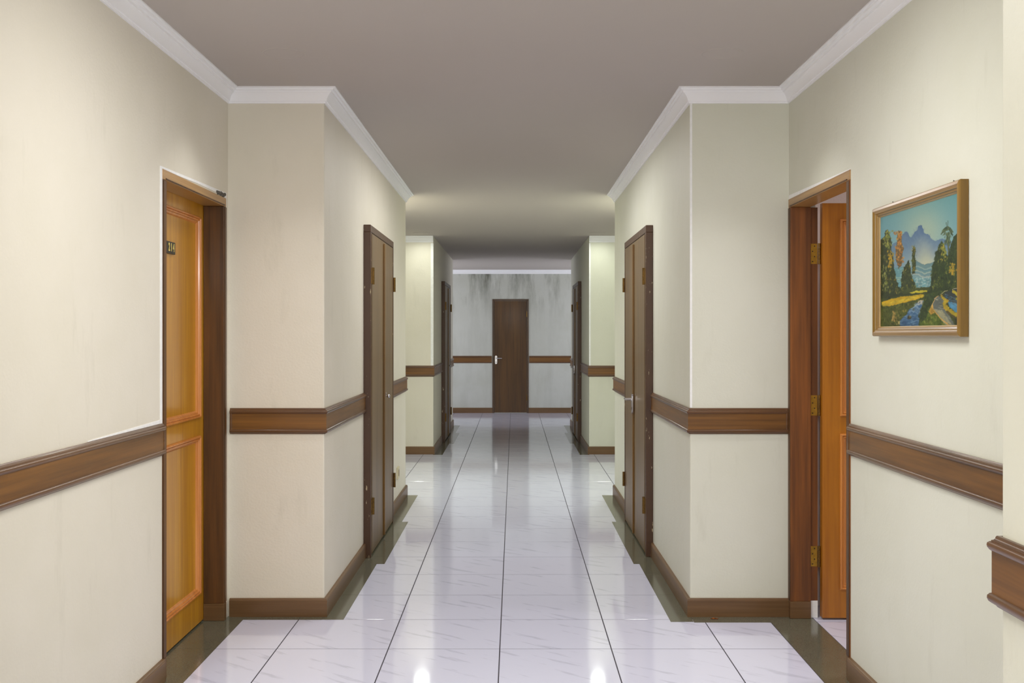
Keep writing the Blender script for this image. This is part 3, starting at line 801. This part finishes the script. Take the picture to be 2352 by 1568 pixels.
    # right tree
    foliage([(640, 690), (660, 640), (680, 622), (698, 650), (712, 730), (740, 780), (742, 830), (790, 870), (800, 980), (850, 1040), (840, 1080), (560, 1090), (580, 980), (585, 850), (612, 790), (618, 720)], DR, 520, (7, 14), [c(128, 140, 60), c(100, 120, 50), c(156, 160, 70)], 230, (6, 12), 0.6)
    for k in range(34): dab(R.normal(690, 14), R.uniform(640, 800), R.uniform(5, 10), R.uniform(7, 13), LY[R.integers(4)], 0.65)
    for k in range(46): dab(R.normal(768, 15), R.uniform(820, 930), R.uniform(6, 10), R.uniform(7, 12), [c(208, 160, 48), c(176, 150, 50), c(150, 144, 54)][R.integers(3)], 0.75)
    # yellow fields
    poly([(380, 1090), (440, 1072), (540, 1066), (538, 1082), (420, 1098)], c(196, 184, 56))
    poly([(130, 1180), (200, 1150), (330, 1122), (510, 1106), (505, 1130), (420, 1160), (300, 1190), (200, 1215), (130, 1200)], c(206, 168, 36))
    for k in range(230):
        x = R.uniform(140, 505); y = 1215 - (x - 140) * 0.26 + R.uniform(-26, 4)
        dab(x, y, R.uniform(10, 22), 3, [c(226, 186, 40), c(190, 150, 40), c(160, 150, 50), c(214, 196, 70)][R.integers(4)], 0.6, -0.25)
    line([(330, 1106), (440, 1096), (560, 1084)], c(48, 58, 34), 5, 0.7)
    # bank in front of the field
    foliage([(120, 1215), (200, 1220), (330, 1190), (440, 1160), (510, 1128), (505, 1160), (430, 1220), (360, 1270), (300, 1330), (300, 1410), (118, 1410)], [c(84, 92, 40), c(70, 84, 38), c(104, 108, 48), c(60, 70, 34)], 330, (6, 13), [c(176, 160, 76), c(150, 146, 66), c(190, 170, 90)], 130, (5, 10), 0.5)
    for k in range(26): dab(R.normal(240, 12), R.uniform(1260, 1350), 5, R.uniform(9, 16), c(186, 152, 80), 0.7)
    for k in range(14): dab(R.normal(284, 8), R.uniform(1345, 1385), 6, 9, c(190, 178, 110), 0.7)
    # stream
    poly([(510, 1160), (470, 1180), (420, 1215), (375, 1250), (345, 1300), (300, 1345), (300, 1412), (470, 1412), (470, 1340), (460, 1290), (480, 1240), (505, 1190)], c(66, 104, 138))
    for k in range(190):
        y = R.uniform(1180, 1405); x = R.uniform(300 + max(0, (1345 - y)) * 0.9, 478); f = (y - 1180) / 225
        col = c(196, 204, 196) * (1 - f) + c(72, 112, 160) * f if R.uniform() < 0.55 else (c(150, 184, 198) if R.uniform() < 0.5 else c(48, 76, 116))
        dab(x, y, R.uniform(8, 22), 2.6, col, 0.6, -0.1)
    for k in range(18): dab(R.uniform(460, 508), R.uniform(1160, 1195), 14, 4, c(216, 206, 180), 0.7, -0.6)
    dab(380, 1318, 20, 17, c(60, 58, 42), 1.0); dab(386, 1310, 13, 10, c(128, 122, 84), 0.9); dab(420, 1240, 12, 14, c(92, 106, 90), 0.9)
    # bank in the middle
    foliage([(520, 1110), (600, 1070), (690, 1075), (650, 1120), (600, 1180), (570, 1240), (560, 1300), (600, 1412), (470, 1412), (468, 1300), (490, 1240), (510, 1180)], DR, 330, (7, 14), [c(110, 128, 50), c(92, 114, 48)], 80, (7, 12), 0.5)
    foliage([(560, 1250), (600, 1270), (680, 1340), (740, 1395), (720, 1412), (470, 1412), (480, 1370), (530, 1330)], [c(84, 104, 40), c(100, 118, 46), c(66, 86, 38)], 160, (7, 13), [c(150, 162, 70), c(170, 170, 80)], 80, (6, 11), 0.2)
    # terraces with water
    poly([(645, 1118), (690, 1135), (700, 1200), (730, 1280), (780, 1360), (800, 1395), (720, 1395), (640, 1300), (600, 1240), (590, 1200), (610, 1150)], c(104, 110, 100))
    poly([(600, 1240), (680, 1250), (740, 1340), (780, 1395), (720, 1395), (640, 1300)], c(168, 164, 124), 0.75)
    for k in range(110):
        x = R.uniform(600, 780); y = R.uniform(1135, 1390); 
        if inpoly_pt([(645, 1118), (690, 1135), (700, 1200), (730, 1280), (780, 1360), (800, 1395), (720, 1395), (640, 1300), (600, 1240), (590, 1200), (610, 1150)], x, y):
            dab(x, y, R.uniform(8, 20), 2.6, [c(160, 166, 150), c(76, 84, 78), c(196, 188, 140), c(112, 120, 116)][R.integers(4)], 0.6, 0.25)
    poly([(700, 1085), (770, 1062), (860, 1050), (860, 1320), (800, 1250), (735, 1180), (690, 1110)], c(56, 64, 62))
    poly([(735, 1170), (800, 1180), (860, 1215), (860, 1300), (800, 1265), (740, 1215)], c(84, 142, 172))
    for k in range(80): 
        x = R.uniform(700, 850); dab(x, R.uniform(1095, 1180) + max(0, (x - 720)) * 0.55, R.uniform(10, 24), 2.6, [c(96, 112, 112), c(120, 168, 190), c(60, 74, 78), c(70, 130, 168)][R.integers(4)], 0.6, 0.35)
    line([(725, 1068), (690, 1082), (668, 1104)], c(206, 196, 140), 3)
    yb = [(668, 1104), (690, 1130), (720, 1150), (737, 1162), (720, 1180), (712, 1200), (740, 1230), (790, 1262), (850, 1300), (850, 1330), (780, 1300), (720, 1262), (690, 1222), (684, 1190), (700, 1165), (676, 1140)]
    poly(yb, c(182, 160, 44))
    pts = yb
    for k in range(70):
        i = R.integers(len(yb)); a = np.array(yb[i]); b2 = np.array(yb[(i + 1) % len(yb)]); q = a + (b2 - a) * R.uniform()
        dab(q[0], q[1], R.uniform(5, 10), R.uniform(4, 8), [c(214, 192, 60), c(186, 140, 52), c(150, 130, 44)][R.integers(3)], 0.7)
    line([(720, 1262), (790, 1312), (850, 1360)], c(92, 84, 50), 9, 0.7)
    poly([(790, 1320), (860, 1350), (860, 1400), (800, 1395)], c(52, 60, 40))
    line([(645, 1118), (612, 1145), (592, 1185), (575, 1225)], c(216, 172, 110), 3.5)
    line([(585, 1205), (605, 1255), (660, 1320), (740, 1385)], c(214, 170, 84), 5, 0.85)
    foliage([(555, 1260), (575, 1215), (590, 1230), (605, 1275), (580, 1290)], [c(190, 150, 60), c(206, 170, 80)], 24, (5, 9))
    poly([(775, 1062), (790, 1068), (838, 1100), (838, 1112), (815, 1122), (790, 1100), (765, 1080)], c(186, 170, 58))
    poly([(800, 1130), (860, 1150), (860, 1190), (800, 1150)], c(150, 146, 52))
    line([(775, 1060), (860, 1040)], c(196, 190, 160), 2.5)
    # brushy edges: smooth random displacement, then a slight softening
    def smooth_noise(step, seed):
        q = np.random.default_rng(seed).uniform(-1, 1, (Hc // step + 3, Wc // step + 3))
        fy = yy / step; fx = xx / step; i = fy.astype(int); j = fx.astype(int); u = fx - j; v = fy - i
        u = u * u * (3 - 2 * u); v = v * v * (3 - 2 * v)
        return (q[i, j] * (1 - u) + q[i, j + 1] * u) * (1 - v) + (q[i + 1, j] * (1 - u) + q[i + 1, j + 1] * u) * v
    dx = smooth_noise(5, 1) * 1.6 + smooth_noise(14, 2) * 2.2; dy = smooth_noise(5, 3) * 1.6 + smooth_noise(14, 4) * 2.2
    img = img[np.clip((yy + dy).round().astype(int), 0, Hc - 1), np.clip((xx + dx).round().astype(int), 0, Wc - 1)]
    low = np.clip((Y - 900) / 120, 0, 1)[..., None]
    img = img * (1 + low * smooth_noise(22, 5)[..., None] * 0.10)
    k = img.copy()
    for ay, ax in ((1, 0), (-1, 0), (0, 1), (0, -1)): k += np.roll(np.roll(img, ay, 0), ax, 1) * 0.6
    img = k / 3.4
    return img, S

def inpoly_pt(P, x, y):
    r = False; n = len(P)
    for i in range(n):
        x0, y0 = P[i]; x1, y1 = P[(i + 1) % n]
        if (y0 > y) != (y1 > y) and x < (x1 - x0) * (y - y0) / (y1 - y0) + x0: r = not r
    return r

def painting_mesh():
    img, S = paint_canvas()
    NU, NV = 400, 250
    inv = lambda px: 1.0 / (1980 + px / 3.826 - 1181)
    i0, i1 = inv(120.0), inv(850.0)
    u = np.linspace(0, 1, NU); w = i0 + (i1 - i0) * u
    px = (1.0 / w + 1181 - 1980) * 3.826
    t = (px - 120) / 730
    top = 392 + (170 - 392) * t; bot = 1405 + (1388 - 1405) * t
    v = np.linspace(0, 1, NV)
    PXX = np.repeat(px[None, :], NV, 0); PYY = top[None, :] + (bot - top)[None, :] * v[:, None]
    ix = np.clip((PXX * S).round().astype(int), 0, img.shape[1] - 1); iy = np.clip((PYY * S).round().astype(int), 0, img.shape[0] - 1)
    colr = np.clip(img[iy, ix] * 0.85, 0, 1)
    lin = np.where(colr <= 0.04045, colr / 12.92, ((colr + 0.055) / 1.055) ** 2.4)
    x0, x1, z0, z1 = 0.034, PW - 0.034, PZ0 + 0.034, PZ1 - 0.034
    verts = np.zeros((NV, NU, 3)); verts[..., 0] = x0 + (x1 - x0) * u[None, :]; verts[..., 1] = -0.010; verts[..., 2] = (z1 + (z0 - z1) * v)[:, None]
    idx = np.arange(NV * NU).reshape(NV, NU)
    faces = np.stack([idx[1:, :-1], idx[1:, 1:], idx[:-1, 1:], idx[:-1, :-1]], -1).reshape(-1, 4)
    me = bpy.data.meshes.new('canvas'); me.from_pydata(verts.reshape(-1, 3).tolist(), [], faces.tolist())
    at = me.color_attributes.new('paint', 'FLOAT_COLOR', 'POINT')
    rgba = np.ones((NV * NU, 4), np.float32); rgba[:, :3] = lin.reshape(-1, 3)
    at.data.foreach_set('color', rgba.ravel())
    m, nt, b = new_mat('oil_paint')
    a = node(nt, 'VertexColor'); a.layer_name = 'paint'
    nt.links.new(a.outputs[0], b.inputs['Base Color']); b.inputs['Roughness'].default_value = 0.6; b.inputs['Specular IOR Level'].default_value = 0.2
    bump(nt, b, noise(nt, coords(nt, 'world', (1, 1, 1)), 160, 2), 0.08, 0.002)
    me.materials.append(m)
    return me
obj('canvas', painting_mesh(), None, pic)
obj('backing_board', box(0.028, PW - 0.028, -0.008, -0.002, PZ0 + 0.028, PZ1 - 0.028), 'dark', pic)
# nails in the wall above the frame
for k, (y, s) in enumerate(((3.36, 1), (3.90, 0))):
    bm = bmesh.new(); z = 1.872
    cyl(bm, (PX - 0.006, y, z), (PX + 0.002, y, z), 0.0016, 8); cyl(bm, (PX - 0.007, y, z), (PX - 0.006, y, z), 0.0032, 10)
    tag(obj('nail', finish(bm), 'dark'), 'rusty nail in the wall above the painting, ' + ('nearer the viewer' if s else 'nearer the open door'), 'nail')

# ------------------------------------------------------------------ wall socket, ceiling fittings, scrap on the floor
so = empty('wall_socket', (XL, 8.71, 0.235), PI / 2)
tag(so, 'small cream wall socket low on the wall past the near knob closet', 'socket')
obj('socket_plate', box(0, 0.13, -0.012, 0, 0, 0.095, 0.004), 'plastic', so)
bm = bmesh.new(); cyl(bm, (0.065, -0.011, 0.047), (0.065, -0.014, 0.047), 0.028, 20); obj('socket_face', finish(bm), 'socket', so)

seen = 0
names = ['in the near alcove by the numbered door', 'in the near alcove by the open door', 'in the far alcove past the knob closet', 'in the far alcove past the lever closet', 'hidden behind the near knob closet corner', 'hidden behind the near lever closet corner']
for i, (x, y, w, c, sp) in enumerate(DOWNLIGHTS[:4]):
    z = ceil_z(y)
    bm = bmesh.new(); n = 32
    rr = [(0.096, 0.001), (0.095, -0.0008), (0.090, -0.0012), (0.084, -0.0010), (0.080, 0.001)]
    rings = [[bm.verts.new((x + r * math.cos(2 * PI * k / n), y + r * math.sin(2 * PI * k / n), z + dz)) for k in range(n)] for r, dz in rr]
    for a in range(len(rr) - 1):
        for k in range(n): bm.faces.new((rings[a][k], rings[a][(k + 1) % n], rings[a + 1][(k + 1) % n], rings[a + 1][k]))
    e = empty('downlight', (0, 0, 0)); tag(e, 'flat round ceiling downlight painted like the ceiling, ' + names[i], 'ceiling light', group='ceiling downlights')
    obj('downlight_ring', finish(bm, 30), 'ceiling', e)
    bm = bmesh.new(); cyl(bm, (x, y, z + 0.002), (x, y, z - 0.0004), 0.082, 32); obj('downlight_disc', finish(bm), 'ceiling', e)

bm = bmesh.new()
for (dx, dy, a) in ((0, 0, 0.4), (0.014, 0.004, 1.4), (-0.012, 0.003, 2.2)):
    vs_ = [bm.verts.new((0.985 + dx + r * math.cos(a + t), 5.345 + dy + r * math.sin(a + t) * 0.7, 0.0012 + h)) for r, t, h in ((0.014, 0, 0), (0.010, 1.5, 0.005), (0.013, 3.0, 0.002), (0.009, 4.6, 0.006))]
    bm.faces.new(vs_)
bmesh.ops.solidify(bm, geom=bm.faces[:], thickness=0.0008)
tag(obj('paper_scrap', finish(bm), 'scrap'), 'tiny crumpled orange scrap on the floor below the skirting corner', 'scrap')
